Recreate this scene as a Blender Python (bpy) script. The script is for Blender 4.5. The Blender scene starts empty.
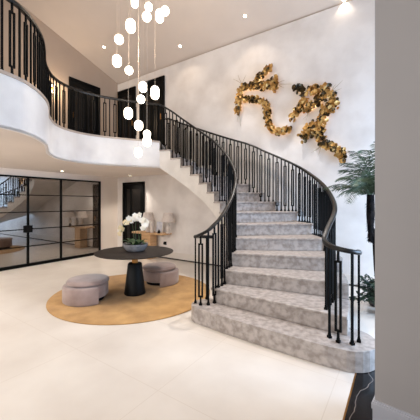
import bpy, math, random
from mathutils import Vector, Matrix
random.seed(7)
C = bpy.context.scene.collection
PI = math.pi

# ------------------------------------------------------------------ camera
F, CX, CY, H = 284.0, 210.0, 202.7, 1.56
cam = bpy.data.cameras.new('camera'); co = bpy.data.objects.new('camera', cam); C.objects.link(co)
cam.sensor_width = 36; cam.lens = F/420*36; cam.shift_y = -(210-CY)/420
co.location = (0, 0, H); co.rotation_euler = (PI/2, 0, 0); cam.clip_start = .05
bpy.context.scene.camera = co

# room frame: corner K, u along the sculpture wall, v towards the viewer
K = Vector((-2.975, 9.14, 0)); ANG = -math.radians(34)
U = Vector((math.cos(ANG), math.sin(ANG), 0)); V = Vector((math.sin(ANG), -math.cos(ANG), 0))
def L(a, b, z=0): return K + U*a + V*b + Vector((0, 0, z))
def ray(px, py): return Vector(((px-CX)/F, 1, (CY-py)/F))
def at(px, py, Y): return Vector((0, 0, H)) + ray(px, py)*Y
def on_b(px, py, b):                      # point on the plane b = const
    d = ray(px, py); t = (b - (Vector((0, 0, H))-K).dot(V))/d.dot(V)
    return Vector((0, 0, H)) + d*t
def on_a(px, py, a):
    d = ray(px, py); t = (a - (Vector((0, 0, H))-K).dot(U))/d.dot(U)
    return Vector((0, 0, H)) + d*t
def on_z(px, py, z):
    d = ray(px, py); t = (z-H)/d.z
    return Vector((0, 0, H)) + d*t

# ------------------------------------------------------------------ materials
def lin(c): return tuple((x/255/12.92 if x/255 <= .04045 else ((x/255+.055)/1.055)**2.4) for x in c)+(1,)
def mat(name, c, rough=.5, metal=0, c2=None, scale=5, detail=4, bump=0, bscale=None, spec=.5, emit=None, es=0, ramp=(.35, .65), stretch=None, sheen=0):
    m = bpy.data.materials.new(name); m.use_nodes = True
    nt = m.node_tree; b = nt.nodes['Principled BSDF']
    b.inputs['Base Color'].default_value = lin(c); b.inputs['Roughness'].default_value = rough
    b.inputs['Metallic'].default_value = metal; b.inputs['Specular IOR Level'].default_value = spec
    if sheen: b.inputs['Sheen Weight'].default_value = sheen
    tc = nt.nodes.new('ShaderNodeTexCoord'); mp = nt.nodes.new('ShaderNodeMapping')
    nt.links.new(tc.outputs['Object'], mp.inputs['Vector'])
    if stretch: mp.inputs['Scale'].default_value = stretch
    n = nt.nodes.new('ShaderNodeTexNoise'); n.inputs['Scale'].default_value = scale; n.inputs['Detail'].default_value = detail
    nt.links.new(mp.outputs['Vector'], n.inputs['Vector'])
    r = nt.nodes.new('ShaderNodeValToRGB'); r.color_ramp.elements[0].position = ramp[0]; r.color_ramp.elements[1].position = ramp[1]
    r.color_ramp.elements[0].color = lin(c2 or tuple(x*.95 for x in c)); r.color_ramp.elements[1].color = lin(c)
    nt.links.new(n.outputs['Fac'], r.inputs['Fac']); nt.links.new(r.outputs['Color'], b.inputs['Base Color'])
    if bump:
        n2 = nt.nodes.new('ShaderNodeTexNoise'); n2.inputs['Scale'].default_value = bscale or scale*6; n2.inputs['Detail'].default_value = 3
        nt.links.new(mp.outputs['Vector'], n2.inputs['Vector'])
        bp = nt.nodes.new('ShaderNodeBump'); bp.inputs['Strength'].default_value = bump; bp.inputs['Distance'].default_value = .01
        nt.links.new(n2.outputs['Fac'], bp.inputs['Height']); nt.links.new(bp.outputs['Normal'], b.inputs['Normal'])
    if emit: b.inputs['Emission Color'].default_value = lin(emit); b.inputs['Emission Strength'].default_value = es
    return m

M = {}
M['plaster'] = mat('venetian_plaster', (240, 234, 230), .45, c2=(219, 211, 206), scale=1.6, detail=7, bump=.06, ramp=(.3, .6))
M['fascia'] = mat('polished_plaster', (245, 241, 238), .32, c2=(228, 223, 221), scale=2.2, detail=8, bump=.05, ramp=(.3, .62))
M['paint'] = mat('warm_paint', (234, 222, 210), .6, scale=.8)
M['tan'] = mat('tan_paint', (186, 162, 141), .65, scale=.8)
M['ceiling'] = mat('ceiling_paint', (228, 212, 198), .7, scale=.6)
M['soffit'] = mat('soffit_paint', (234, 222, 211), .6, scale=.6)
M['taupe'] = mat('taupe_paint', (164, 159, 158), .55, scale=.5)
M['skirting'] = mat('painted_skirting', (182, 182, 190), .4, scale=.5)
M['skirting_light'] = mat('pale_skirting', (226, 217, 208), .4, scale=.5)
M['marble'] = mat('grey_marble', (188, 178, 172), .38, c2=(150, 139, 132), scale=15, detail=12, bump=.04, ramp=(.36, .62))
M['black'] = mat('black_steel', (5, 5, 5), .6, 0, scale=8, spec=.12)
M['rail'] = mat('bronze_black_rail', (26, 23, 21), .33, .1, scale=6, spec=.4)
M['blackdoor'] = mat('black_lacquer', (5, 5, 5), .5, scale=3, spec=.12)
M['doorglass'] = mat('dark_ribbed_glass', (20, 17, 15), .25, scale=3, spec=.35)
M['rug'] = mat('ochre_rug', (192, 150, 94), .95, c2=(164, 124, 74), scale=3.5, detail=8, bump=.4, bscale=160, spec=.1, sheen=.2)
M['velvet'] = mat('mauve_velvet', (164, 144, 138), .85, c2=(140, 120, 114), scale=4, bump=.08, bscale=60, spec=.2, sheen=.5)
M['darkwood'] = mat('dark_stained_oak', (44, 38, 35), .5, spec=.22, c2=(30, 25, 23), scale=3, detail=6, stretch=(1, 9, 1))
M['tablebase'] = mat('matt_black_base', (6, 7, 8), .5, scale=4, spec=.2)
M['brass'] = mat('aged_brass', (168, 118, 62), .35, .8, scale=6)
M['oak'] = mat('pale_oak', (214, 175, 132), .5, c2=(192, 151, 108), scale=3, detail=6, stretch=(1, 1, 9))
M['bowl'] = mat('blue_grey_ceramic', (158, 156, 158), .4, c2=(120, 120, 126), scale=14, bump=.1)
M['leaf'] = mat('orchid_leaf', (52, 84, 40), .4, c2=(34, 60, 28), scale=9)
M['petal'] = mat('orchid_petal', (247, 243, 236), .5, c2=(236, 226, 206), scale=10)
M['petalcream'] = mat('cream_petal', (240, 226, 194), .5, c2=(222, 198, 150), scale=12)
M['gold'] = mat('gold_leaf', (230, 188, 116), .36, .4, c2=(160, 114, 52), scale=12)
M['darkgold'] = mat('dark_bronze_leaf', (92, 74, 44), .35, .6, c2=(46, 38, 26), scale=12)
M['twig'] = mat('bronze_twig', (178, 164, 138), .5, .2, scale=8)
M['led'] = mat('warm_led', (255, 214, 140), .5, emit=(255, 206, 132), es=4)
M['globe'] = mat('lit_opal_glass', (255, 250, 240), .3, emit=(255, 238, 214), es=5)
M['cord'] = mat('pale_cord', (206, 190, 174), .6, scale=4)
M['lampglow'] = mat('downlight_lens', (255, 250, 240), .3, emit=(255, 236, 205), es=14)
M['white'] = mat('white_trim', (236, 230, 224), .45, scale=4)
M['shade'] = mat('lamp_linen', (228, 217, 210), .85, c2=(214, 202, 195), scale=20)
M['stoneware'] = mat('pale_stoneware', (228, 218, 210), .5, c2=(212, 200, 192), scale=12)
M['frond'] = mat('palm_green', (92, 112, 88), .45, c2=(40, 58, 46), scale=6)
M['bush'] = mat('bush_green', (58, 82, 64), .45, c2=(30, 46, 36), scale=6)
M['trunk'] = mat('dark_fibre_trunk', (40, 35, 34), .95, spec=.1, c2=(18, 17, 18), scale=14)
M['planter'] = mat('charcoal_planter', (58, 58, 62), .5, scale=4)
M['darkmarble'] = mat('black_marble', (34, 29, 28), .2, c2=(20, 18, 18), scale=3, detail=8, spec=.2)
M['soil'] = mat('dark_soil', (40, 32, 26), .95, scale=30)
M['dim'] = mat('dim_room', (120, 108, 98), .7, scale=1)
M['windowlight'] = mat('frosted_pane', (220, 230, 245), .4, emit=(205, 222, 250), es=3)

# dark marble with a few thin white veins
nt = M['darkmarble'].node_tree
w = nt.nodes.new('ShaderNodeTexWave'); w.inputs['Scale'].default_value = 1.7; w.inputs['Distortion'].default_value = 7; w.inputs['Detail'].default_value = 3
rr = nt.nodes.new('ShaderNodeValToRGB'); rr.color_ramp.elements[0].position = .9985; rr.color_ramp.elements[0].color = (0, 0, 0, 1); rr.color_ramp.elements[1].position = 1
tcx = [n for n in nt.nodes if n.type == 'TEX_COORD'][0]
nt.links.new(tcx.outputs['Object'], w.inputs['Vector']); nt.links.new(w.outputs['Fac'], rr.inputs['Fac'])
mx = nt.nodes.new('ShaderNodeMixRGB'); mx.inputs['Color2'].default_value = lin((130, 120, 114))
bs = nt.nodes['Principled BSDF']; src = bs.inputs['Base Color'].links[0].from_socket
nt.links.new(rr.outputs['Color'], mx.inputs['Fac']); nt.links.new(src, mx.inputs['Color1']); nt.links.new(mx.outputs['Color'], bs.inputs['Base Color'])

# cream porcelain tiles: object space is the room frame (x = a, y = -b)
def tile_mat():
    m = mat('cream_porcelain_tile', (224, 216, 207), .3, c2=(208, 198, 188), scale=1.3, detail=8, spec=.35, ramp=(.3, .65))
    nt = m.node_tree; tc = [n for n in nt.nodes if n.type == 'TEX_COORD'][0]
    mp = nt.nodes.new('ShaderNodeMapping'); mp.inputs['Location'].default_value = (-5.9+12, 4.2+10, 0)
    nt.links.new(tc.outputs['Object'], mp.inputs['Vector'])
    sep = nt.nodes.new('ShaderNodeSeparateXYZ'); nt.links.new(mp.outputs['Vector'], sep.inputs[0])
    outs = []
    for ax, per in (('X', 1.2), ('Y', 1.0)):
        mo = nt.nodes.new('ShaderNodeMath'); mo.operation = 'PINGPONG'; mo.inputs[1].default_value = per/2
        nt.links.new(sep.outputs[ax], mo.inputs[0])
        lt = nt.nodes.new('ShaderNodeMath'); lt.operation = 'LESS_THAN'; lt.inputs[1].default_value = .0035
        nt.links.new(mo.outputs[0], lt.inputs[0]); outs.append(lt)
    mxm = nt.nodes.new('ShaderNodeMath'); mxm.operation = 'MAXIMUM'
    nt.links.new(outs[0].outputs[0], mxm.inputs[0]); nt.links.new(outs[1].outputs[0], mxm.inputs[1])
    mul = nt.nodes.new('ShaderNodeMath'); mul.operation = 'MULTIPLY'; mul.inputs[1].default_value = .3
    nt.links.new(mxm.outputs[0], mul.inputs[0])
    mx = nt.nodes.new('ShaderNodeMixRGB'); mx.inputs['Color2'].default_value = lin((182, 166, 150))
    b = nt.nodes['Principled BSDF']; src = b.inputs['Base Color'].links[0].from_socket
    nt.links.new(mul.outputs[0], mx.inputs['Fac']); nt.links.new(src, mx.inputs['Color1']); nt.links.new(mx.outputs['Color'], b.inputs['Base Color'])
    return m
M['tile'] = tile_mat()

def glass_mat():
    m = bpy.data.materials.new('smoked_glass'); m.use_nodes = True; nt = m.node_tree; nt.nodes.clear()
    o = nt.nodes.new('ShaderNodeOutputMaterial'); mix = nt.nodes.new('ShaderNodeMixShader')
    g = nt.nodes.new('ShaderNodeBsdfGlossy'); g.inputs['Roughness'].default_value = .015; g.inputs['Color'].default_value = (.86, .84, .82, 1)
    t = nt.nodes.new('ShaderNodeBsdfTransparent'); t.inputs['Color'].default_value = (.5, .47, .44, 1)
    mix.inputs[0].default_value = .32
    nt.links.new(t.outputs[0], mix.inputs[1]); nt.links.new(g.outputs[0], mix.inputs[2]); nt.links.new(mix.outputs[0], o.inputs[0])
    return m
M['glass'] = glass_mat()

# ------------------------------------------------------------------ mesh builder
class MB:
    def __init__(s): s.v = []; s.f = []; s.mi = []; s.cur = 0
    def add(s, vs, fs):
        n = len(s.v); s.v += [tuple(x) for x in vs]; s.f += [tuple(n+i for i in f) for f in fs]; s.mi += [s.cur]*len(fs); return s
    def box8(s, p): return s.add(p, [(3, 2, 1, 0), (4, 5, 6, 7), (0, 1, 5, 4), (1, 2, 6, 5), (2, 3, 7, 6), (3, 0, 4, 7)])
    def box(s, c, sz, ax=None):
        c = Vector(c); x, y, z = ax or (Vector((1, 0, 0)), Vector((0, 1, 0)), Vector((0, 0, 1)))
        hx, hy, hz = x*sz[0]/2, y*sz[1]/2, z*sz[2]/2
        return s.box8([c-hx-hy-hz, c+hx-hy-hz, c+hx+hy-hz, c-hx+hy-hz, c-hx-hy+hz, c+hx-hy+hz, c+hx+hy+hz, c-hx+hy+hz])
    def rbox(s, a0, a1, b0, b1, z0, z1):          # box aligned to the room
        P = [L(a0, b1), L(a1, b1), L(a1, b0), L(a0, b0)]
        return s.prism(P, z0, z1)
    def prism(s, poly, z0, z1):
        n = len(poly)
        ar = sum(poly[i][0]*poly[(i+1) % n][1]-poly[(i+1) % n][0]*poly[i][1] for i in range(n))
        if ar < 0: poly = poly[::-1]
        vs = [(p[0], p[1], z0) for p in poly]+[(p[0], p[1], z1) for p in poly]
        return s.add(vs, [tuple(range(n-1, -1, -1)), tuple(range(n, 2*n))]+[(i, (i+1) % n, n+(i+1) % n, n+i) for i in range(n)])
    def tube(s, pts, r, n=8, caps=True):
        pts = [Vector(p) for p in pts]; rr = r if isinstance(r, (list, tuple)) else [r]*len(pts)
        d0 = (pts[1]-pts[0]).normalized(); x = d0.orthogonal().normalized(); vs = []
        for i, p in enumerate(pts):
            d = (pts[min(i+1, len(pts)-1)]-pts[max(i-1, 0)]).normalized()
            x = (x-d*x.dot(d)).normalized(); y = d.cross(x)
            for k in range(n):
                t = 2*PI*k/n; vs.append(p+(x*math.cos(t)+y*math.sin(t))*rr[i])
        fs = [(i*n+k, i*n+(k+1) % n, (i+1)*n+(k+1) % n, (i+1)*n+k) for i in range(len(pts)-1) for k in range(n)]
        if caps: fs += [tuple(range(n-1, -1, -1)), tuple((len(pts)-1)*n+k for k in range(n))]
        return s.add(vs, fs)
    def sweep(s, pts, prof):                      # prof: (side, up) outline; up stays vertical
        pts = [Vector(p) for p in pts]; n = len(prof); vs = []
        for i, p in enumerate(pts):
            d = pts[min(i+1, len(pts)-1)]-pts[max(i-1, 0)]; d.z = 0
            d = d.normalized(); side = Vector((d.y, -d.x, 0))
            for a, b in prof: vs.append(p+side*a+Vector((0, 0, b)))
        fs = [(i*n+k, (i+1)*n+k, (i+1)*n+(k+1) % n, i*n+(k+1) % n) for i in range(len(pts)-1) for k in range(n)]
        fs += [tuple(range(n)), tuple((len(pts)-1)*n+k for k in range(n-1, -1, -1))]
        return s.add(vs, fs)
    def lathe(s, prof, c, n=40, a0=0, a1=2*PI, sx=1, sy=1):
        c = Vector(c); full = abs(a1-a0-2*PI) < 1e-6; m = n if full else n+1; vs = []
        for r, z in prof:
            for k in range(m):
                t = a0+(a1-a0)*k/n; vs.append(c+Vector((r*math.cos(t)*sx, r*math.sin(t)*sy, z)))
        fs = []
        for i in range(len(prof)-1):
            for k in range(n):
                k2 = (k+1) % m; fs.append((i*m+k, i*m+k2, (i+1)*m+k2, (i+1)*m+k))
        if full:
            if prof[0][0] > 1e-5: fs.append(tuple(range(m-1, -1, -1)))
            if prof[-1][0] > 1e-5: fs.append(tuple((len(prof)-1)*m+k for k in range(m)))
        return s.add(vs, fs)
    def build(s, name, m, parent=None, smooth=False, bevel=0, origin=None, seg=2):
        me = bpy.data.meshes.new(name); o = Vector(origin) if origin is not None else Vector((0, 0, 0))
        me.from_pydata([Vector(p)-o for p in s.v], [], s.f)
        for mm in (m if isinstance(m, list) else [m]): me.materials.append(mm)
        me.polygons.foreach_set('material_index', s.mi)
        if smooth: me.polygons.foreach_set('use_smooth', [True]*len(me.polygons))
        me.update()
        ob = bpy.data.objects.new(name, me); C.objects.link(ob); ob.location = o
        if parent: ob.parent = parent; ob.location = o-parent.location if not parent.parent else o-parent.location-parent.parent.location
        if bevel:
            bv = ob.modifiers.new('bevel', 'BEVEL'); bv.width = bevel; bv.segments = seg; bv.limit_method = 'ANGLE'; bv.angle_limit = math.radians(40)
        if smooth:
            try: me.set_sharp_from_angle(angle=math.radians(38))
            except Exception: pass
        return ob
def thing(name, label, cat, loc=(0, 0, 0), group=None):
    o = bpy.data.objects.new(name, None); C.objects.link(o); o.location = loc; o.empty_display_size = .1
    return tag(o, label, cat, group)
def tag(o, label, cat, group=None):
    o['label'] = label; o['category'] = cat
    if group: o['group'] = group
    return o
def struct(o): o['kind'] = 'structure'; return o
def catmull(P, n=8):
    P = [Vector(p) for p in P]; out = []
    for i in range(len(P)-1):
        p0 = P[max(i-1, 0)]; p1 = P[i]; p2 = P[i+1]; p3 = P[min(i+2, len(P)-1)]
        for k in range(n):
            t = k/n; out.append(.5*((2*p1)+(p2-p0)*t+(2*p0-5*p1+4*p2-p3)*t*t+(3*p1-p0-3*p2+p3)*t**3))
    out.append(P[-1]); return out
def resample(P, step):
    d = [0]
    for i in range(1, len(P)): d.append(d[-1]+(P[i]-P[i-1]).length)
    n = max(1, round(d[-1]/step)); out = []; j = 0
    for k in range(n+1):
        s = d[-1]*k/n
        while j < len(P)-2 and d[j+1] < s: j += 1
        t = (s-d[j])/max(1e-9, d[j+1]-d[j]); out.append(P[j].lerp(P[j+1], min(1, t)))
    return out

# ------------------------------------------------------------------ stair geometry
R = .198; TOPK = 15; ZL = R*TOPK; ZC = 2.36
C1 = Vector((-1.44, 4.81, 0)); R1 = 1.735; C2 = Vector((-1.85, 4.90, 0)); R2 = 3.82
def th(k): return math.radians(-40.1+8.62*(k-1))
def pin(k, off=0): return C1+Vector((math.cos(th(k)), math.sin(th(k)), 0))*(R1+off)
WALL_A = [5.41, 5.04, 4.73, 4.22, 3.72, 3.21, 2.71, 2.2, 1.7, 1.2]
def pout(k):
    if k >= 8:
        i = int(k-8); f = k-8-i; return L(WALL_A[i]*(1-f)+WALL_A[i+1]*f, .012)
    a = pin(k); b = C2+Vector((math.cos(th(k)), math.sin(th(k)), 0))*R2
    ba = (a-K).dot(V); bb = (b-K).dot(V); lim = .012
    if bb < lim: b = a.lerp(b, (ba-lim)/(ba-bb))
    return b
def kappa(p):                                  # continuous step index of a plan point
    best = (1e9, 0)
    for i in range(0, 301):
        k = 1+i*.05; a = pin(k); d = (pout(k)-a).normalized(); q = Vector((p[0], p[1], 0))-a
        e = abs(d.x*q.y-d.y*q.x)
        if q.dot(d) > -.5 and e < best[0]: best = (e, k)
    return best[1]
STEP1 = [(-.06, 3.615)]
def step1_poly():
    pts = []
    pts.append(Vector((1.12, 2.69, 0)))
    c = Vector((1.375, 2.87, 0)); r = .278       # right bullnose
    for i in range(0, 15): t = math.radians(-130+i*15); pts.append(c+Vector((math.cos(t), math.sin(t), 0))*r)
    pts.append(pout(2.35)); pts.append(pin(2.4)); pts.append(Vector((.0, 4.05, 0)))
    c = Vector((-.045, 3.825, 0)); r = .205     # left bullnose
    for i in range(0, 12): t = math.radians(90+i*13); pts.append(c+Vector((math.cos(t), math.sin(t), 0))*r)
    a = pts[-1]; b = pts[0]
    n = (b-a).cross(Vector((0, 0, 1))).normalized()
    for i in range(1, 8): t = i/8; pts.append(a.lerp(b, t)+n*(-.02*math.sin(PI*t)) if n.y > 0 else a.lerp(b, t)+n*(.02*math.sin(PI*t)))
    return pts

stair = thing('staircase', 'curved staircase of pale grey marble steps sweeping up to the gallery', 'staircase', (0, 0, 0))
b = MB(); b.prism(step1_poly(), .002, R)
b.build('step', M['marble'], stair, bevel=.02, seg=3)
NOSE = .022
for k in range(2, TOPK):
    m = MB(); N = 4
    fi, fo = pin(k, -.02), pout(k); tang = Vector((-(fo-fi).y, (fo-fi).x, 0)).normalized()
    ring = [pin(k, -.022)-tang*NOSE]
    ring += [pin(k+1*i/N, -.022) for i in range(0, N+1)]
    back = tang*.01
    outer = [pout(k+1*i/N) for i in range(N, -1, -1)]+[pout(k)-tang*NOSE]
    m.prism(ring+outer, R*k-.034, R*k)
    d = (fo-fi).normalized(); a0 = pin(k)+d*.045; a1 = pout(k)
    m.prism([a0-tang*.006, a1-tang*.006, a1+tang*.012, a0+tang*.012], R*(k-1)-.001, R*k-.034)
    if k < TOPK: m.build('step', M['marble'], stair, bevel=.009)
# white plastered body with stepped top and curved soffit
m = MB()
def zs(k): return max(0.002, .172*(k-10)+1.5)
N = 4
for k in range(1, TOPK):
    for j in range(N):
        ka, kb = k+j/N, k+(j+1)/N
        if kb < 1.9: continue
        top = R*k-.034 if k > 1 else .17
        A, B_, Cc, D = pin(ka), pin(kb), pout(kb), pout(ka)
        za, zb = min(zs(ka), top-.02), min(zs(kb), top-.02)
        m.cur = 0
        m.box8([(A.x, A.y, za), (D.x, D.y, za), (Cc.x, Cc.y, zb), (B_.x, B_.y, zb), (A.x, A.y, top), (D.x, D.y, top), (Cc.x, Cc.y, top), (B_.x, B_.y, top)])
        m.mi[-3] = 1; m.mi[-4] = 1 if j == 0 else 0
m.build('stringer', [M['white'], M['marble']], stair)

# ------------------------------------------------------------------ room shell
def place_room(o): o.location = K; o.rotation_euler = (0, 0, ANG); return o
def room_mesh(name, boxes, m):
    b = MB()
    for a0, a1, b0, b1, z0, z1 in boxes:
        b.add([(a0, -b1, z0), (a1, -b1, z0), (a1, -b0, z0), (a0, -b0, z0), (a0, -b1, z1), (a1, -b1, z1), (a1, -b0, z1), (a0, -b0, z1)],
              [(3, 2, 1, 0), (4, 5, 6, 7), (0, 1, 5, 4), (1, 2, 6, 5), (2, 3, 7, 6), (3, 0, 4, 7)])
    return struct(place_room(b.build(name, m)))
room_mesh('floor', [(-3.6, 7.225, -.1, 10, -.1, 0), (7.225, 10.2, -.1, 2.5, -.1, 0)], M['tile'])
room_mesh('floor_dark_marble', [(7.237, 10.2, 2.5, 10, -.1, 0)], M['darkmarble'])
room_mesh('trim_1', [(7.225, 7.237, 2.5, 10, -.1, .0015)], M['brass'])
# sculpture wall, with the door openings left to the doors that stand on its face
room_mesh('wall_back', [(-3.6, 10.2, -.2, 0, 0, 5.36)], M['plaster'])
room_mesh('wall_left', [(-.15, 0, 0, .62, 0, 2.36)], M['paint'])
b = MB()                                       # upper left gable wall
b.add([(0, 0, 2.97), (0, -9, 2.97), (0, -9, 5.4+.33*5.2), (0, -5.2, 5.4+.33*5.2), (0, 0, 5.4), (-.15, 0, 2.97), (-.15, -9, 2.97), (-.15, -9, 5.4+.33*5.2), (-.15, -5.2, 5.4+.33*5.2), (-.15, 0, 5.4)],
      [(0, 1, 2, 3, 4), (9, 8, 7, 6, 5), (0, 5, 6, 1), (1, 6, 7, 2), (2, 7, 8, 3), (3, 8, 9, 4), (4, 9, 5, 0)])
struct(place_room(b.build('wall_gable', M['tan'])))
b = MB()
zr = 5.4+.33*5.2
b.add([(-.15, 0.2, 5.4-.066), (10.2, .2, 5.4-.066), (10.2, -5.2, zr), (-.15, -5.2, zr), (-.15, .2, 5.55), (10.2, .2, 5.55), (10.2, -5.2, zr+.2), (-.15, -5.2, zr+.2)],
      [(3, 2, 1, 0)[::1], (4, 5, 6, 7), (0, 1, 5, 4), (1, 2, 6, 5), (2, 3, 7, 6), (3, 0, 4, 7)])
b.add([(-.15, -5.2, zr), (10.2, -5.2, zr), (10.2, -7.2, zr), (-.15, -7.2, zr), (-.15, -5.2, zr+.2), (10.2, -5.2, zr+.2), (10.2, -7.2, zr+.2), (-.15, -7.2, zr+.2)],
      [(3, 2, 1, 0), (4, 5, 6, 7), (0, 1, 5, 4), (1, 2, 6, 5), (2, 3, 7, 6), (3, 0, 4, 7)])
struct(place_room(b.build('ceiling', M['ceiling'])))
RC = at(374.9, 203, 1.95); RC.z = 0; RA = math.radians(-41); RU = Vector((math.cos(RA), math.sin(RA), 0)); RV = Vector((RU.y, -RU.x, 0))
def rw(d, z0, z1, b): p = RC-RU*d+RV*d; q = RC+RU*2.9+RV*d; return b.prism([p, q, q-RV*(.3+d), p-RV*(.3+d)], z0, z1)
struct(rw(0, 0, 6.4, MB()).build('wall_right', M['taupe']))
b = MB()                                       # stepped skirting that wraps the end of the right wall
for d, z0, z1 in ((.012, 0, .186), (.018, .15, .186), (.014, .186, .196), (.007, 0, .208)):
    rw(d, z0, z1, b)
struct(b.build('baseboard_right', M['skirting']))
room_mesh('baseboard_back', [(1.32, 10.2, 0, .022, .035, .2)], M['skirting_light'])
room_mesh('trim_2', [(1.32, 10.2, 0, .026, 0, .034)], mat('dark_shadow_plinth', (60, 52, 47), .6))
room_mesh('baseboard_left', [(0, .02, .02, .6, .03, .16)], M['skirting_light'])
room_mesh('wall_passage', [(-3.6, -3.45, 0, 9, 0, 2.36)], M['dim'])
room_mesh('wall_far_right', [(10.05, 10.2, 0, 3.38, 0, .5), (10.05, 10.2, 0, 3.38, 2.7, 5.8), (10.05, 10.2, 0, .35, .5, 2.7), (10.05, 10.2, 3.0, 3.38, .5, 2.7)], M['paint'])

# gallery slab: floor, curved plaster edge and the ceiling under it
EDGE = [(-1.36, 6.43), (-1.76, 6.27), (-2.22, 6.03), (-2.565, 5.75), (-2.73, 5.43), (-2.76, 5.09), (-2.63, 4.65), (-2.40, 4.22), (-2.25, 3.9),
        (-2.158, 3.55), (-2.143, 3.29), (-2.18, 3.13), (-2.25, 2.98), (-2.42, 2.75), (-2.75, 2.5), (-3.2, 2.25), (-3.9, 1.9)]
edge = catmull([pin(15)]+[Vector((x, y, 0)) for x, y in EDGE], 5)
void = edge+[L(0, 8.4), L(0, 0.0), L(.0, .0)]
last = edge[-1]; 
poly = edge+[L(0, 7.2), L(0, 0), pout(15)]
b = MB(); b.prism(poly, ZL-.03, ZL); struct(b.build('floor_gallery', M['white']))
b = MB(); b.prism(edge+[L(-3.5, 7.2), L(-3.5, 0), pout(15)], ZC-.0, ZC+.03); struct(b.build('ceiling_lower', M['soffit']))
def offs(P, d):
    out = []
    for i, p in enumerate(P):
        t = (P[min(i+1, len(P)-1)]-P[max(i-1, 0)]).normalized(); out.append(p+Vector((t.y, -t.x, 0))*d)
    return out
inn = offs(edge, .0); out_ = offs(edge, .05)
b = MB()
e2 = offs(edge, .04)
for i in range(len(edge)-1):
    p, q, p2, q2 = edge[i], edge[i+1], e2[i], e2[i+1]
    z0, z1 = ZC-.002, ZL-.032
    b.box8([(p.x, p.y, z0), (q.x, q.y, z0), (q2.x, q2.y, z0), (p2.x, p2.y, z0), (p.x, p.y, z1), (q.x, q.y, z1), (q2.x, q2.y, z1), (p2.x, p2.y, z1)])
struct(b.build('wall_gallery', M['fascia']))
b = MB()
for i in range(len(edge)-1):                   # thin stone nosing along the gallery edge
    o1 = offs(edge, -.015); p, q, p2, q2 = o1[i], o1[i+1], out_[i], out_[i+1]
    z0, z1 = ZL-.032, ZL+.004
    b.box8([(p.x, p.y, z0), (q.x, q.y, z0), (q2.x, q2.y, z0), (p2.x, p2.y, z0), (p.x, p.y, z1), (q.x, q.y, z1), (q2.x, q2.y, z1), (p2.x, p2.y, z1)])
struct(b.build('trim_3', mat('warm_stone_nosing', (190, 172, 158), .4)))

# ------------------------------------------------------------------ doors
def door(n, face, s0, s1, z0, z1, split):
    # face 'b': on the back wall (s = a); face 'a': on the left gable wall (s = b)
    def bx(m, p0, p1, d0, d1, q0, q1):
        if face == 'b': m.rbox(p0, p1, d0, d1, q0, q1)
        else: m.rbox(d0, d1, p0, p1, q0, q1)
    f = MB(); w = .07
    bx(f, s0, s0+w, 0.001, .05, z0, z1); bx(f, s1-w, s1, 0.001, .05, z0, z1); bx(f, s0+w, s1-w, 0.001, .05, z1-w, z1)
    root = struct(f.build('door_%d' % n, M['blackdoor'], bevel=.006))
    lf = MB(); ww = .09; x0, x1 = s0+w+.004, s1-w-.004; xs = [x0, x0+(x1-x0)*split, x1]
    bx(lf, x0, x1, .004, .012, z0+.01, z1-w)
    for c in (x0+ww/2, xs[1], x1-ww/2): bx(lf, c-ww/2, c+ww/2, .008, .034, z0+.01, z1-w-.004)
    for q0, q1 in ((z0+.01, z0+.24), (z1-w-.14, z1-w-.004)): bx(lf, x0+ww, x1-ww, .008, .03, q0, q1)
    lf.build('door_leaf', M['blackdoor'], root, bevel=.004)
    for i in (0, 1):
        p = MB(); bx(p, xs[i]+ww*(1 if i == 0 else .5), xs[i+1]-ww*(.5 if i == 0 else 1), .01, .02, z0+.24, z1-w-.14); p.build('door_panel', M['doorglass'], root)
    h = MB(); hx = x1-ww/2
    bx(h, hx-.012, hx+.012, .03, .06, z0+.95, z0+1.1); h.build('door_handle', M['brass'], root, bevel=.003)
    return root
door(1, 'b', .30, 1.26, 0.002, 2.19, .36)
door(2, 'b', .06, .87, ZL+.002, 5.1, .5)
door(3, 'b', 1.06, 2.06, ZL+.002, 5.13, .5)
door(4, 'a', .66, 1.62, ZL+.002, 5.02, .5)

# ------------------------------------------------------------------ glass partition
gp = thing('glass_partition', 'black steel framed smoked glass partition with sliding door below the gallery', 'glass partition', L(0, .63))
G0, G1 = .63, 4.9; mull = [.63+.02, 1.831, 2.643, 3.455, 4.7]
b = MB(); b.rbox(-.035, .025, G0, G1, 0.001, .075); b.rbox(-.035, .025, G0, G1, 2.165, 2.205); b.rbox(-.035, .025, G0, G0+.045, .075, 2.165)
b.build('frame', M['black'], gp)
rows = [.075+(2.165-.075)*i/5 for i in range(6)]
for c in mull[1:]:
    b = MB(); b.rbox(-.03, .02, c-.022, c+.022, .075, 2.165); b.build('mullion', M['black'], gp)
for z in rows[1:-1]:
    b = MB(); b.rbox(-.022, .014, G0+.045, G1, z-.011, z+.011); b.build('glazing_bar', M['black'], gp)
prev = G0+.045
for c in mull[1:]:
    b = MB(); b.rbox(-.008, -.002, prev, c-.022, .075, 2.165); b.build('glass_pane', M['glass'], gp); prev = c+.022
b = MB(); hz = on_a(28.5, 229, .02).z
b.rbox(.016, .05, 2.643-.085, 2.643+.085, hz-.085, hz+.085); b.build('door_handle', M['black'], gp, bevel=.006)
room_mesh('wall_above_partition', [(-.15, 0, .62, 9, 2.206, 2.36)], M['soffit'])

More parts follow.
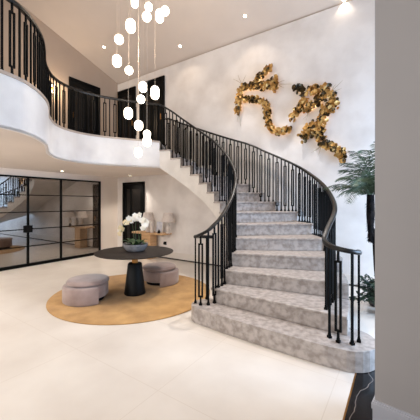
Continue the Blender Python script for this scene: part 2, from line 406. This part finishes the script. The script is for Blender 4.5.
# ------------------------------------------------------------------ railings
RW = .027
PROF = [(-RW, -.008), (-RW*.8, -.02), (RW*.8, -.02), (RW, -.008), (RW, .01), (RW*.7, .021), (0, .025), (-RW*.7, .021), (-RW, .01)]
T = .0097
def baluster(root, p, z0, z1, tang, loop):
    t = Vector((tang.x, tang.y, 0)).normalized(); n = Vector((-t.y, t.x, 0)); ax = (t, n, Vector((0, 0, 1))); m = MB()
    p = Vector((p[0], p[1], 0))
    def bar(dx, a, b_, w=T): m.box(p+t*dx+Vector((0, 0, (a+b_)/2)), (w*2, w*2, b_-a), ax)
    m.box(p+Vector((0, 0, z0+.012)), (.036, .036, .022), ax); m.box(p+Vector((0, 0, z0+.034)), (.024, .024, .022), ax)
    if not loop: bar(0, z0+.02, z1)
    else:
        lo, hi = z0+.115, z1-.115; wd = .023
        bar(0, z0+.02, lo+.004); bar(0, hi-.004, z1); bar(-wd, lo, hi); bar(wd, lo, hi)
        for z in (lo, hi): m.box(p+Vector((0, 0, z)), (wd*2+2*T, 2*T, 2*T), ax)
    return m.build('baluster', M['black'], root, origin=p+Vector((0, 0, z0)))
def railing(root, path, z_of, pts, loops):
    MB().sweep(path, PROF).build('handrail', M['rail'], root, smooth=True)
    for (p, tang), lp in zip(pts, loops):
        z0 = z_of(p); baluster(root, p, z0, p.z-.012, tang, lp)
def stations(path, step, s0=.03):
    P = resample(path, .01); out = []; d = s0; acc = 0
    for i in range(1, len(P)-1):
        acc += (P[i]-P[i-1]).length
        if acc >= d: out.append((P[i], P[i+1]-P[i-1])); d += step
    return out
def zk(k): return .88+R*k
IN = [(.04, 4.03, 1.072), (-.046, 4.01, 1.078), (-.14, 3.975, 1.085), (-.195, 3.89, 1.094), (-.185, 3.82, 1.105), (-.126, 3.775, 1.135), (-.03, 3.775, 1.19), (.06, 3.85, 1.265), (.14, 3.93, 1.345)]
IN += [(x, y, zk(k)) for k, x, y in ((3, .24, 4.13), (4, .35, 4.39), (5, .42, 4.64), (6, .44, 4.9), (7, .40, 5.16), (8, .32, 5.41), (9, .205, 5.65), (10, .045, 5.88), (11, -.165, 6.11), (12, -.39, 6.28), (13, -.63, 6.42), (14, -.88, 6.51))]
IN += [(-1.12, 6.545, 3.80), (-1.19, 6.535, 3.81)]
path_in = catmull(IN, 8)
ri = thing('stair_railing', 'black steel railing with bronze handrail on the inner curve of the stairs', 'railing', (-.07, 3.88, R))
def z_tread(p):
    k = min(14.99, kappa(p)); kk = max(1, math.floor(k-.03))
    return R*kk
def merge_tail(path, s): return path
st = []
# five balusters round the volute, then three on every tread
def nearest(path, x, y):
    i = min(range(1, len(path)-1), key=lambda j: (path[j].x-x)**2+(path[j].y-y)**2); return path[i], path[i+1]-path[i-1]
fine = resample(path_in, .01)
vol = [nearest(fine, *q) for q in ((-.046, 4.01), (-.19, 3.86), (-.126, 3.775), (-.02, 3.775), (.06, 3.85))]
loops = [False, True, True, False, True]
for p, t in vol: st.append((p, t, R))
body = [i for i, p in enumerate(fine) if p.z > 1.3]
ks = [(kappa(fine[i]), i) for i in body]
n_b = 0
for k in range(2, 15):
    for fr in (.17, .5, .83):
        kk, i = min(ks, key=lambda q: abs(q[0]-(k+fr)))
        i = min(i, len(fine)-2)
        st.append((fine[i], fine[i+1]-fine[i-1], R*k)); loops.append(fr == .5)
MB().sweep(path_in, PROF).build('handrail', M['rail'], ri, smooth=True)
for (p, t, z0), lp in zip(st, loops): baluster(ri, p, z0, p.z-.012, t, lp)
b = MB(); b.box((-1.19, 6.545, (ZL+3.84)/2), (.045, .045, 3.84-ZL), (U, V, Vector((0, 0, 1)))); b.build('newel_post', M['black'], ri, bevel=.004)

OUT = [(1.475, 2.83, 1.07), (1.455, 2.775, 1.072), (1.41, 2.735, 1.08), (1.33, 2.722, 1.095), (1.25, 2.765, 1.112), (1.205, 2.86, 1.13), (1.21, 3.0, 1.166), (1.35, 3.15, 1.276)]
OUT[-1] = (1.30, 3.15, 1.262)
OUT += [(x, y, zk(k)) for k, x, y in ((3, 1.54, 3.5), (4, 1.74, 4.1), (5, 1.835, 4.65), (6, 1.83, 5.15), (7, 1.74, 5.58), (8, 1.52, 5.91), (9, 1.21, 6.16), (10, .89, 6.37), (11, .445, 6.66), (12, .03, 6.94), (13, -.38, 7.2), (14, -.78, 7.46))]
OUT += [(-1.1, 7.66, 3.82), (-1.2, 7.72, 3.83)]
path_out = catmull(OUT, 8)
ro = thing('stair_railing', 'black steel railing with bronze handrail along the sculpture wall side of the stairs', 'railing', (1.34, 2.78, R))
MB().sweep(path_out, PROF).build('handrail', M['rail'], ro, smooth=True)
fo = resample(path_out, .01)
vo = [nearest(fo, *q) for q in ((1.45, 2.775), (1.36, 2.725), (1.245, 2.77), (1.2, 2.86))]
for (p, t), lp in zip(vo, (False, False, True, False)): baluster(ro, p, R, p.z-.012, t, lp)
stn = stations([p for p in fo if p.y > 3.06], .104, .04)
for i, (p, t) in enumerate(stn):
    kk = kappa(p); z0 = R*max(1, min(15, math.floor(kk-.04)))
    baluster(ro, p, z0, p.z-.012, t, i % 2 == 1)

rg = thing('gallery_railing', 'black steel railing following the wavy edge of the upstairs gallery', 'railing', (-2.6, 5.2, ZL))
ge = catmull([Vector((-1.19, 6.535, 0))]+offs([Vector((x, y, 0)) for x, y in EDGE], .06), 6)
gpth = [Vector((p.x, p.y, ZL+.85)) for p in ge]
MB().sweep(gpth, PROF).build('handrail', M['rail'], rg, smooth=True)
for i, (p, t) in enumerate(stations(gpth, .108, .08)):
    if i < 98: baluster(rg, p, ZL+.002, p.z-.012, t, i % 2 == 0)

# ------------------------------------------------------------------ rug, table, ottomans
TC = Vector((-1.28, 4.84, 0)); RG = Vector((-1.32, 4.93, 0))
b = MB(); b.lathe([(1.30, 0.001), (1.322, .004), (1.322, .012), (1.305, .016), (0, .016)], RG, 96)
tag(b.build('round_rug', M['rug'], smooth=True, origin=RG), 'large round ochre rug on the cream tile floor under the table', 'rug')
ZR = .017
tb = thing('round_table', 'dark round pedestal table with black conical base on ochre rug', 'table', TC+Vector((0, 0, ZR)))
b = MB(); b.lathe([(0, .71), (.63, .712), (.648, .719), (.651, .725), (.648, .731), (.635, .735), (0, .735)], TC, 72); b.build('tabletop', M['darkwood'], tb, smooth=True, origin=TC)
b = MB(); b.lathe([(0, .017), (.172, .017), (.178, .03), (.172, .06), (.116, .525), (.105, .538), (0, .538)], TC, 48); b.build('pedestal', M['tablebase'], tb, smooth=True, origin=TC)
b = MB(); b.lathe([(.052, .537), (.052, .711)], TC, 32); b.build('neck', M['brass'], tb, smooth=True, origin=TC)
def ottoman(c, face, half, label):
    c = Vector((c[0], c[1], 0)); t = thing('ottoman', label, 'ottoman', c+Vector((0, 0, ZR)), 'velvet ottomans round the table')
    b = MB(); b.lathe([(0, .285), (.29, .285), (.312, .292), (.322, .308), (.32, .325), (.302, .345), (.26, .356), (.15, .362), (0, .364)], c, 56); b.build('seat_cushion', M['velvet'], t, smooth=True, origin=c)
    b = MB(); b.lathe([(.0, .075), (.27, .075), (.298, .088), (.306, .11), (.306, .25), (.296, .275), (.28, .284), (0, .286)], c, 56); b.build('body', M['velvet'], t, smooth=True, origin=c)
    b = MB(); b.lathe([(.0, .0175), (.24, .0175), (.24, .076), (0, .076)], c, 48); b.build('plinth', M['black'], t, smooth=True, origin=c)
    b = MB(); a0, a1 = face-half, face+half; n = 40          # crescent block hugging the body
    prof = [(.285, .018), (.355, .018), (.37, .03), (.375, .05), (.375, .24), (.368, .262), (.352, .274), (.285, .276)]
    vs = []; m_ = len(prof)
    for k in range(n+1):
        tt = a0+(a1-a0)*k/n
        for r, z in prof: vs.append(c+Vector((r*math.cos(tt), r*math.sin(tt), z)))
    fs = [(k*m_+i, (k+1)*m_+i, (k+1)*m_+(i+1) % m_, k*m_+(i+1) % m_) for k in range(n) for i in range(m_)]
    fs += [tuple(range(m_)), tuple(n*m_+i for i in range(m_-1, -1, -1))]
    b.add(vs, fs); b.build('crescent_base', M['velvet'], t, smooth=True, origin=c)
ottoman((-1.955, 4.56), math.radians(-108), math.radians(64), 'mauve velvet round ottoman left of the dark table, nearest the camera')
ottoman((-.985, 5.52), math.radians(-30), math.radians(48), 'mauve velvet round ottoman behind the dark table, beside the stairs')

# ------------------------------------------------------------------ orchid
oc = Vector((-1.28, 4.88, .735))
orc = thing('potted_orchid', 'white orchid in a blue-grey ceramic bowl on the round table', 'orchid', oc)
b = MB(); b.lathe([(0, 0), (.13, 0), (.15, .01), (.19, .06), (.212, .112), (.212, .125), (.2, .122), (.178, .07), (.0, .06)], oc, 56); b.build('bowl', M['bowl'], orc, smooth=True, origin=oc)
b = MB(); b.lathe([(.196, .098), (.1, .112), (0, .115)], oc, 32); b.build('moss', M['soil'], orc, smooth=True, origin=oc)
b = MB()
def blade(b, p, az, ln, wd, rise, droop, n=6, tw=0):
    d = Vector((math.cos(az), math.sin(az), 0)); s = Vector((-d.y, d.x, 0)); vs = []
    for i in range(n+1):
        t = i/n; c = p+d*ln*t+Vector((0, 0, rise*math.sin(t*PI*.55)-droop*t*t)); w = wd*math.sin(PI*(.12+.88*t)**.8)*.5+.001
        vs += [c-s*w+Vector((0, 0, .25*w)), c, c+s*w+Vector((0, 0, .25*w))]
    b.add(vs, [(i*3+j, i*3+j+1, i*3+j+4, i*3+j+3) for i in range(n) for j in (0, 1)])
for i in range(12):
    az = i*2*PI/12+random.uniform(-.2, .2); q = MB(); blade(q, oc+Vector((.06*math.cos(az), .06*math.sin(az), .105)), az, random.uniform(.14, .22), .075, random.uniform(.07, .13), random.uniform(.02, .09))
    q.build('leaf', M['leaf'], orc, smooth=True, origin=oc)
def flower(p, nrm, r, m, root):
    q = MB(); n = Vector(nrm).normalized(); x = n.orthogonal().normalized(); y = n.cross(x)
    for k in range(5):
        a = 2*PI*k/5+.3; w = .42 if k % 2 else .55; d = x*math.cos(a)+y*math.sin(a); s = n.cross(d)
        c0, c1 = p, p+d*r; mid = p+d*r*.55
        q.add([c0, mid+s*r*w+n*r*.18, c1+n*r*.05, mid-s*r*w+n*r*.18, mid+n*r*.1], [(0, 1, 4), (1, 2, 4), (2, 3, 4), (3, 0, 4)])
    q.lathe([(0, -.3*r*.5), (r*.16, 0), (0, r*.2)], p+n*r*.12, 8)
    q.build('flower', m, root, smooth=False, origin=oc)
stems = [([(-.02, 0, .1), (-.04, .0, .35), (-.07, -.03, .50), (-.15, -.06, .50), (-.20, -.09, .40), (-.22, -.1, .30)], 'petalcream', (.45, 1)),
         ([(.01, 0, .1), (.0, .0, .36), (.02, -.02, .52), (.10, -.05, .58), (.18, -.08, .50), (.17, -.1, .42)], 'petal', (.42, 1)),
         ([(.03, .03, .1), (.06, .03, .40), (.08, .0, .56), (.0, -.04, .60), (-.08, -.06, .52)], 'petal', (.45, 1)),
         ([(.05, 0, .1), (.10, .02, .38), (.13, .02, .50), (.16, .0, .52), (.19, -.02, .45)], 'petal', (.5, 1))]
for pts, mm, (t0, t1) in stems:
    P = catmull([oc+Vector(p) for p in pts], 8); q = MB(); q.tube(P, .0045, 6); so = q.build('stem', M['leaf'], orc, smooth=True, origin=oc)
    for i in range(10):
        t = t0+(t1-t0)*i/9; p = P[min(len(P)-1, int(t*(len(P)-1)))]+Vector((random.uniform(-.03, .03), random.uniform(-.04, .02), random.uniform(-.03, .03)))
        flower(p, (random.uniform(-.6, .6), -1, random.uniform(-.3, .5)), random.uniform(.044, .058), M[mm], so)

# ------------------------------------------------------------------ console table with lamps
cl = thing('console_table', 'pale oak console table on a block pedestal against the back wall', 'console table', L(1.75, .22))
zt = .735
b = MB(); b.rbox(1.14, 2.36, .05, .40, zt-.045, zt); b.build('tabletop', M['oak'], cl, bevel=.006)
b = MB(); b.rbox(1.50, 1.84, .10, .36, .002, zt-.045); b.build('pedestal', M['oak'], cl, bevel=.005)
def table_lamp(px, label):
    base = on_b(px, 233, .22); base.z = zt; t = thing('table_lamp', label, 'lamp', base, 'table lamps on the console')
    q = MB(); q.lathe([(0, .001), (.06, .001), (.065, .02), (.035, .05), (.045, .09), (.07, .15), (.062, .21), (.03, .25), (.02, .33)], base, 28); q.build('base', M['stoneware'], t, smooth=True, origin=base)
    q = MB(); q.lathe([(.185, .31), (.125, .55), (.12, .55), (.18, .31)], base, 36); q.build('lamp_shade', M['shade'], t, smooth=True, origin=base)
    q = MB(); q.lathe([(0.008, .33), (.008, .4), (.03, .42), (.035, .45), (0, .49)], base, 16); q.build('bulb', M['white'], t, smooth=True, origin=base)
table_lamp(148.2, 'table lamp with pale tapered shade at the left end of the console')
table_lamp(168.3, 'table lamp with pale tapered shade at the right end of the console')
vb = on_b(152, 233, .3); vb.z = zt
b = MB(); b.lathe([(0, .001), (.045, .001), (.06, .05), (.068, .16), (.055, .25), (.035, .30), (.04, .32), (.03, .318), (.0, .25)], vb, 28)
tag(b.build('vase', M['stoneware'], smooth=True, origin=vb), 'slim pale stoneware vase between left lamp and white frame on console', 'vase')
fc = on_b(159, 233, .2); fc.z = zt
fr = thing('picture_frame', 'white picture frame leaning between the two lamps on the console', 'picture frame', fc)
tilt = Vector((0, 0, 1))*math.cos(.12)-V*math.sin(.12); nn = U.cross(tilt)
b = MB()
for dx, w_, dz, h_ in ((-.125, .03, .165, .33), (.125, .03, .165, .33), (0, .25, .015, .03), (0, .25, .315, .03)):
    b.box(fc+U*dx+tilt*dz+Vector((0, 0, .001)), (w_, .02, h_), (U, nn, tilt))
b.build('frame', M['white'], fr)
b = MB(); b.box(fc+tilt*.165-nn*0, (.24, .006, .29), (U, nn, tilt)); b.build('print', mat('pale_print', (226, 226, 232), .4, c2=(200, 200, 210), scale=12), fr)
ob_ = on_b(159, 233, .34); ob_.z = zt
b = MB(); b.lathe([(0, .001), (.03, .001), (.042, .02), (.04, .05), (.022, .075), (.012, .10), (0, .105)], ob_, 20)
tag(b.build('figurine', M['trunk'], smooth=True, origin=ob_), 'small dark ornament in front of the white frame on console', 'ornament')
wo = on_b(165.2, 243.2, .004)
sk = thing('wall_outlet', 'dark wall socket with plug on back wall under the console', 'outlet', wo)
b = MB(); b.box(wo+V*.004, (.1, .012, .09), (U, V, Vector((0, 0, 1)))); b.build('plate', M['black'], sk, bevel=.003)
b = MB(); b.box(wo+V*.03-U*.01, (.045, .04, .045), (U, V, Vector((0, 0, 1)))); b.build('plug', M['black'], sk, bevel=.004)

# ------------------------------------------------------------------ pendant chandelier
PEND = [(134.7, 1, 7.5, 14), (148.7, 7, 8, 9), (165, 11, 9, 9.5), (159.7, 16, 8.5, 14), (146.7, 16.7, 9.5, 10), (130.7, 26, 10, 14.5), (119, 39.5, 9.5, 10), (117, 61, 9.5, 13), (129, 70.5, 8.5, 9),
        (143, 87, 8.5, 11.5), (155, 92.8, 9, 14.5), (141, 99.3, 8.5, 9), (128.3, 113.3, 9, 12.5), (138.7, 125.5, 9, 11), (147, 134, 8, 8.5), (147, 141.5, 9, 11), (138.2, 152.5, 8, 11)]
hub = Vector((-1.2, 4.85, 0))
def ceil_z(p): return 5.4+.33*min(5.2, (p-K).dot(V))
pc = thing('pendant_chandelier', 'cluster chandelier of lit opal glass pendants on long cords above the table', 'chandelier', Vector((hub.x, hub.y, ceil_z(hub))))
b = MB(); ctr = Vector((hub.x, hub.y, ceil_z(hub)-.09)); b.lathe([(0, 0), (.42, 0), (.43, .015), (.43, .05), (.0, .2)], ctr, 48); b.build('canopy', M['white'], pc, smooth=True, origin=ctr)
for i, (px, py, w_, h_) in enumerate(PEND):
    Y = 4.85+((i*0.37) % 1-.5)*.6; p = at(px, py, Y); r = w_/2*.93*Y/F; hh = max(h_/2*.93*Y/F, r); e = hh-r; prof = []
    for k in range(9): t = -PI/2+PI/2*k/8; prof.append((max(0, r*math.cos(t)), -e+r*math.sin(t)))
    for k in range(9): t = PI/2*k/8; prof.append((max(0, r*math.cos(t)), e+r*math.sin(t)))
    q = MB(); q.lathe(prof, p, 20); sh = q.build('glass_shade', M['globe'], pc, smooth=True, origin=p)
    q = MB(); q.tube([p+Vector((0, 0, hh-.005)), Vector((p.x, p.y, ceil_z(hub)-.088))], .0026, 5); q.build('cord', M['cord'], sh, origin=p)

# ------------------------------------------------------------------ downlights, wall sconce
def downlight(p, nrm, label, grp, power, spot=1.9, r=.045, aim=None, col=(1, .85, .68)):
    n = Vector(nrm).normalized()
    if label:
        t = thing('recessed_downlight', label, 'downlight', p, grp); x = n.orthogonal().normalized(); y = n.cross(x)
        q = MB(); vs = []; N = 20
        for k in range(N):
            a = 2*PI*k/N; d = x*math.cos(a)+y*math.sin(a); vs += [p+d*r*.75+n*.004, p+d*r+n*.004, p+d*r+n*.0005]
        q.add(vs, [(k*3+i, k*3+i+1, ((k+1) % N)*3+i+1, ((k+1) % N)*3+i) for k in range(N) for i in (0, 1)]); q.build('trim_ring', M['white'], t, origin=p)
        q = MB(); q.add([p+(x*math.cos(2*PI*k/N)+y*math.sin(2*PI*k/N))*r*.76+n*.003 for k in range(N)], [tuple(range(N))]); q.build('lens', M['lampglow'], t, origin=p)
    l = bpy.data.lights.new('downlight_beam', 'SPOT'); l.energy = power; l.color = col; l.spot_size = spot; l.spot_blend = .6; l.shadow_soft_size = .04
    o = bpy.data.objects.new('downlight_beam', l); C.objects.link(o); o.location = p+n*.02
    dr = (aim-p).normalized() if aim is not None else Vector((0, 0, -1)); o.rotation_euler = dr.to_track_quat('-Z', 'Y').to_euler()
def on_slope(px, py):
    d = ray(px, py); o = Vector((0, 0, H)); n = Vector((0, 0, 1))-V*.33; c = 5.4-0
    t = (5.4-.33*K.dot(V) - o.dot(n))/d.dot(n); return o+d*t
NS = Vector((V.x*.33, V.y*.33, -1))
for px, py, lab, pw in ((104, 47, 'small recessed downlight in sloped ceiling, leftmost, above the gallery', 34), (180, 46, 'small recessed downlight in sloped ceiling right of the pendants', 11),
                        (245, 16, 'small recessed downlight in sloped ceiling above left sculpture', 14), (344, -.5, 'recessed downlight at the top of the picture above right sculpture', 8)):
    p = on_slope(px, py); downlight(p, NS, lab, 'downlights in the sloped ceiling', pw)
for q_, pw_ in ((Vector((.75, 3.5, 0)), 300), (Vector((1.1, 4.9, 0)), 300), (Vector((.3, 5.9, 0)), 100), (Vector((-1.2, 2.4, 0)), 90)):       # added beams without fittings, to brighten the treads and floor
    q_.z = 5.4+.33*min(5.2, (q_-K).dot(V)); downlight(q_, NS, None, None, pw_, 1.05, col=(1, .94, .89))
p = on_z(62, 171, ZC); downlight(p, (0, 0, -1), 'recessed downlight in low ceiling in front of the glass partition', 'downlights under the gallery', 62, col=(1, .9, .79))
p = on_z(130, 175.5, ZC); downlight(p, (0, 0, -1), 'recessed downlight in low ceiling in front of the black door', 'downlights under the gallery', 58, col=(1, .9, .79))
s0 = on_a(51, 89, .0)
sc = thing('wall_sconce', 'small wall sconce glowing up and down on the gallery wall', 'sconce', s0)
b = MB(); b.box(s0+U*.03, (.06, .07, .10), (U, V, Vector((0, 0, 1)))); b.build('body', M['brass'], sc, bevel=.004)
for dz in (.08, -.08):
    b = MB(); b.lathe([(0, -.03), (.028, -.02), (.035, 0), (.028, .02), (0, .03)], s0+U*.04+Vector((0, 0, dz)), 16); b.build('globe', M['globe'], sc, smooth=True, origin=s0)

# ------------------------------------------------------------------ gold wall sculptures
def sculpture(name_label, strokes, twigs):
    c = on_b(*strokes[0][0][0], .0)
    t = thing('wall_sculpture', name_label, 'sculpture', c, 'gilded leaf sculptures on the plaster wall')
    gold, dark, led = MB(), MB(), MB()
    for pts, w0, w1, darkness in strokes:
        P = catmull([on_b(x, y, .075) for x, y in pts], 8); P = resample(P, .02); n = len(P)
        led.tube([p-V*.045 for p in P[2:-2]] if n > 6 else [p-V*.045 for p in P], .010, 6)
        for i, p in enumerate(P):
            wd = (w0+(w1-w0)*i/max(1, n-1))*.030
            for j in range(3):
                q = p+U*random.uniform(-wd, wd)+Vector((0, 0, random.uniform(-wd, wd)))+V*random.uniform(-.02, .06)
                nr = (V+U*random.uniform(-.9, .9)+Vector((0, 0, random.uniform(-.9, .9)))).normalized(); x = nr.orthogonal().normalized()
                a = random.uniform(0, 2*PI); x = Matrix.Rotation(a, 3, nr) @ x; y = nr.cross(x); r = random.uniform(.028, .056)
                m = dark if random.random() < darkness else gold; N = 7
                vs = [q-nr*r*.25]+[q+(x*math.cos(2*PI*k/N)*1.15+y*math.sin(2*PI*k/N)*.85)*r*(.85+.3*random.random()) for k in range(N)]
                m.add(vs, [(0, 1+k, 1+(k+1) % N) for k in range(N)])
    led.build('led_strip', M['led'], t, smooth=True, origin=c)
    gold.build('gold_leaves', M['gold'], t, origin=c)['label'] = 'bright gold leaves'
    dark.build('bronze_leaves', M['darkgold'], t, origin=c)['label'] = 'dark bronze leaves'
    for (x0, y0), ends in twigs:
        q = MB(); p0 = on_b(x0, y0, .06)
        for e in ends: p1 = on_b(*e, .10); mid = (p0+p1)/2+U*random.uniform(-.02, .02)+Vector((0, 0, random.uniform(-.02, .02))); q.tube(catmull([p0, mid, p1], 4), [.0045]*5+[.004, .003, .0025, .002], 5)
        q.build('twig', M['twig'], t, smooth=True, origin=c)
sculpture('gilded leaf wall sculpture on the left, curling like a hook', [
    ([(250, 87), (257, 80), (264, 73), (270, 68)], 1.5, 2.6, .45),
    ([(243, 88), (254, 87), (265, 86), (275, 84)], 1.8, 3.0, .25),
    ([(274, 79), (276, 90)], 1.8, 1.6, .1),
    ([(244, 86), (240, 94), (238.5, 104), (238, 113)], 2.2, 2.2, .15),
    ([(242, 99), (252, 100), (262, 101), (267, 108), (268, 116), (269, 123)], 2.0, 2.4, .4),
    ([(269, 123), (274, 130), (281, 132), (288, 129)], 2.4, 1.6, .15)],
    [((242, 84), [(233, 79), (238, 75), (246, 75)]), ((239, 114), [(237, 122), (241, 126)]), ((277, 84), [(285, 80), (291, 84), (284, 88)])])
sculpture('gilded leaf wall sculpture on the right, zigzagging down to the palm', [
    ([(296, 87), (300, 89), (303, 93)], 2.2, 2.0, 1.0),
    ([(293, 118), (298, 110), (303, 102), (305, 97)], 1.8, 2.2, .15),
    ([(306, 110), (312, 107), (318, 101), (323, 97)], 2.4, 2.4, .65),
    ([(310, 92), (318, 89), (327, 91), (334, 100), (333, 108)], 2.8, 2.6, .2),
    ([(329, 104), (325, 114), (321, 124), (319, 135)], 2.8, 3.0, .35),
    ([(313, 124), (306, 132), (302, 139)], 2.6, 2.6, .3),
    ([(313, 134), (320, 130)], 2.4, 2.4, .3),
    ([(320, 135), (325, 145), (334, 148), (340, 152), (344, 160)], 2.6, 2.2, .4)],
    [((331, 91), [(336, 84), (343, 80), (342, 88)]), ((308, 112), [(306, 120), (303, 119)]), ((321, 146), [(314, 151), (317, 157), (311, 153)])])

# ------------------------------------------------------------------ palm and bush by the sculpture wall
pb = at(378, 203, 4.3); pb.z = 0
pl = thing('potted_palm', 'tall potted palm with feathery fronds by the right end of the wall', 'palm', pb)
b = MB(); b.lathe([(0, .002), (.11, .002), (.125, .02), (.15, .27), (.15, .29), (.135, .29), (.13, .26), (0, .26)], pb, 40); b.build('planter', M['planter'], pl, smooth=True, origin=pb)
crown = at(370.5, 196, (pb.y)); 
tr = catmull([pb+Vector((0, 0, .26)), pb+Vector((-.03, 0, .6)), (pb+crown)/2+Vector((0, 0, .25)), crown+Vector((0, 0, -.45)), crown+Vector((0, 0, -.05))], 6)
b = MB(); b.tube(tr, [.03+.012*(i/len(tr)) for i in range(len(tr))], 12)
for i in range(420):                            # shaggy fibres below the crown
    t = random.random(); z = -.08-.6*t; a = random.uniform(0, 2*PI); p = crown+Vector((0, 0, z)); r = .065+.035*random.random()-.03*t
    d = Vector((math.cos(a), math.sin(a), 0)); s = Vector((-d.y, d.x, 0))*.012
    b.add([p+d*.02-s, p+d*.02+s, p+d*r+Vector((0, 0, -.05))], [(0, 1, 2)])
b.tube([crown+Vector((0, 0, -.64)), crown+Vector((0, 0, -.5)), crown+Vector((0, 0, -.28)), crown+Vector((0, 0, .02))], [.02, .042, .058, .05], 14)
b.build('trunk', M['trunk'], pl, smooth=False, origin=pb)
def frond(root, p0, ends, lw, name='frond', m='frond', nl=26, hang=.5):
    P = catmull([p0]+ends, 12); P = resample(P, .02); n = len(P); q = MB(); q.tube(P, [.008*(1-.85*i/n) for i in range(n)], 5)
    for i in range(3, n):
        t = i/(n-1); d = (P[i]-P[i-1]).normalized(); s = d.cross(Vector((0, 0, 1)))
        s = s.normalized() if s.length > .05 else V.copy()
        ln = lw*math.sin(PI*min(1, .12+.86*t))**.7+.02
        for sg in (-1, 1):
            for rep in range(1):
                e = (s*sg+d*.75+Vector((random.uniform(-.15, .15), random.uniform(-.15, .15), -hang+random.uniform(-.25, .25)))).normalized()*ln*random.uniform(.75, 1.1)
                w = d*.005; a = P[i]+d*random.uniform(-.01, .01)
                q.add([a-w, a+w, a+e*.55+w*.9+Vector((0, 0, .01)), a+e, a+e*.55-w*.9+Vector((0, 0, .01))], [(0, 1, 2, 3, 4)])
    q.build(name, M[m], root, origin=p0)
Yp = pb.y
def P_(px, py, dy): return at(px, py, Yp+dy)
FR = [[(360, 190, 0), (348, 190, .02), (338, 196, .04)], [(364, 178, -.12), (352, 170, -.2), (341, 170, -.28)], [(368, 172, -.05), (362, 158, -.1), (352, 154, -.16)], [(358, 188, -.05), (340, 184, -.1), (325, 188, -.12)], [(360, 184, .1), (345, 186, .15), (332, 190, .2)], [(364, 174, 0), (354, 164, -.05), (342, 163, -.1)], [(367, 168, .05), (359, 154, .1), (349, 151, .12)],
      [(370, 166, -.1), (368, 152, -.15), (362, 150, -.3)], [(362, 180, -.2), (348, 176, -.35), (338, 180, -.45)], [(364, 186, -.25), (354, 190, -.45), (348, 203, -.55)], [(374, 168, .1), (376, 152, .15), (376, 142, .2)],
      [(382, 176, 0), (398, 172, .05), (410, 182, .1)], [(380, 182, -.2), (396, 186, -.4), (402, 200, -.5)], [(380, 172, .2), (392, 160, .3), (404, 160, .35)], [(366, 172, .2), (356, 170, .3), (350, 172, .35)],
      [(366, 180, -.3), (360, 178, -.5), (356, 186, -.65)]]
for f_ in FR: frond(pl, crown, [P_(*e) for e in f_], .2)
bp_ = at(384, 203, 3.98); bp_.z = 0
bu = thing('potted_bush', 'low dark green leafy plant beside the foot of the stairs', 'plant', bp_)
b = MB(); b.lathe([(0, .002), (.08, .002), (.105, .2), (.105, .22), (.092, .22), (.088, .19), (0, .19)], bp_, 32); b.build('planter', M['planter'], bu, smooth=True, origin=bp_)
bc = bp_+Vector((-.03, 0, .2))
for i in range(62):
    a = random.uniform(0, 2*PI); e = random.uniform(-.05, 1.3); ln = random.uniform(.26, .42); d = Vector((math.cos(a)*math.cos(e), math.sin(a)*math.cos(e), math.sin(e)))
    tip = bc+d*ln; q = MB(); q.tube([bc, bc+d*ln*.6+Vector((0, 0, .04)), tip], .004, 5)
    for j in range(9):
        t = .35+.65*j/8; p = bc+d*ln*t; q2 = Vector((random.uniform(-1, 1), random.uniform(-1, 1), random.uniform(-.6, .6))).normalized()
        s = d.cross(q2).normalized()*.022
        q.add([p, p+q2*.045+s, p+q2*.1, p+q2*.045-s], [(0, 1, 2, 3)])
    q.build('branch', M['bush'], bu, origin=bp_)

# ------------------------------------------------------------------ light
w = bpy.data.worlds.new('world'); bpy.context.scene.world = w; w.use_nodes = True
w.node_tree.nodes['Background'].inputs[0].default_value = (.95, .95, .97, 1); w.node_tree.nodes['Background'].inputs[1].default_value = .42
def area(name, loc, tgt, size, power, col, sy=None):
    l = bpy.data.lights.new(name, 'AREA'); l.energy = power; l.color = col; l.size = size
    if sy: l.shape = 'RECTANGLE'; l.size_y = sy
    o = bpy.data.objects.new(name, l); C.objects.link(o); o.location = loc; o.rotation_euler = (Vector(tgt)-Vector(loc)).to_track_quat('-Z', 'Y').to_euler()
area('window_light_right', L(10.4, 1.6, 1.9), L(6, 1.6, 1.2), 2.6, 270, (.48, .7, 1), 2.2)
area('window_light_rear', L(6.0, 9.6, 3.2), L(3, 2, 1.5), 4, 105, (1, .97, .93), 3)
for i, (x, y, z, e) in enumerate(((-1.2, 4.85, 2.6, 11), (-1.2, 4.85, 4.2, 16))):
    l = bpy.data.lights.new('pendant_light', 'POINT'); l.energy = e; l.color = (1, .82, .62); l.shadow_soft_size = .05
    o = bpy.data.objects.new('pendant_light', l); C.objects.link(o); o.location = (x+.06, y+.05, z)
l = bpy.data.lights.new('sconce_light', 'POINT'); l.energy = 15; l.color = (1, .8, .55); l.shadow_soft_size = .03
o = bpy.data.objects.new('sconce_light', l); C.objects.link(o); o.location = s0+U*.15
area('gallery_fill', L(1.5, 6.3, ZC-.012), L(1.5, 6.3, 0), 2.4, 120, (1, .95, .89), 1.2)  # added soft fill below the gallery, lifting its ceiling and back wall
area('passage_light', L(-1.8, 2.5, 2.3), L(-1.8, 2.5, 0), 1.0, 14, (1, .85, .7))

sc_ = bpy.context.scene
sc_.view_settings.view_transform = 'Standard'; sc_.view_settings.look = 'None'; sc_.view_settings.exposure = 0.42
sc_.cycles.use_denoising = True; sc_.cycles.max_bounces = 8; sc_.cycles.sample_clamp_indirect = 6
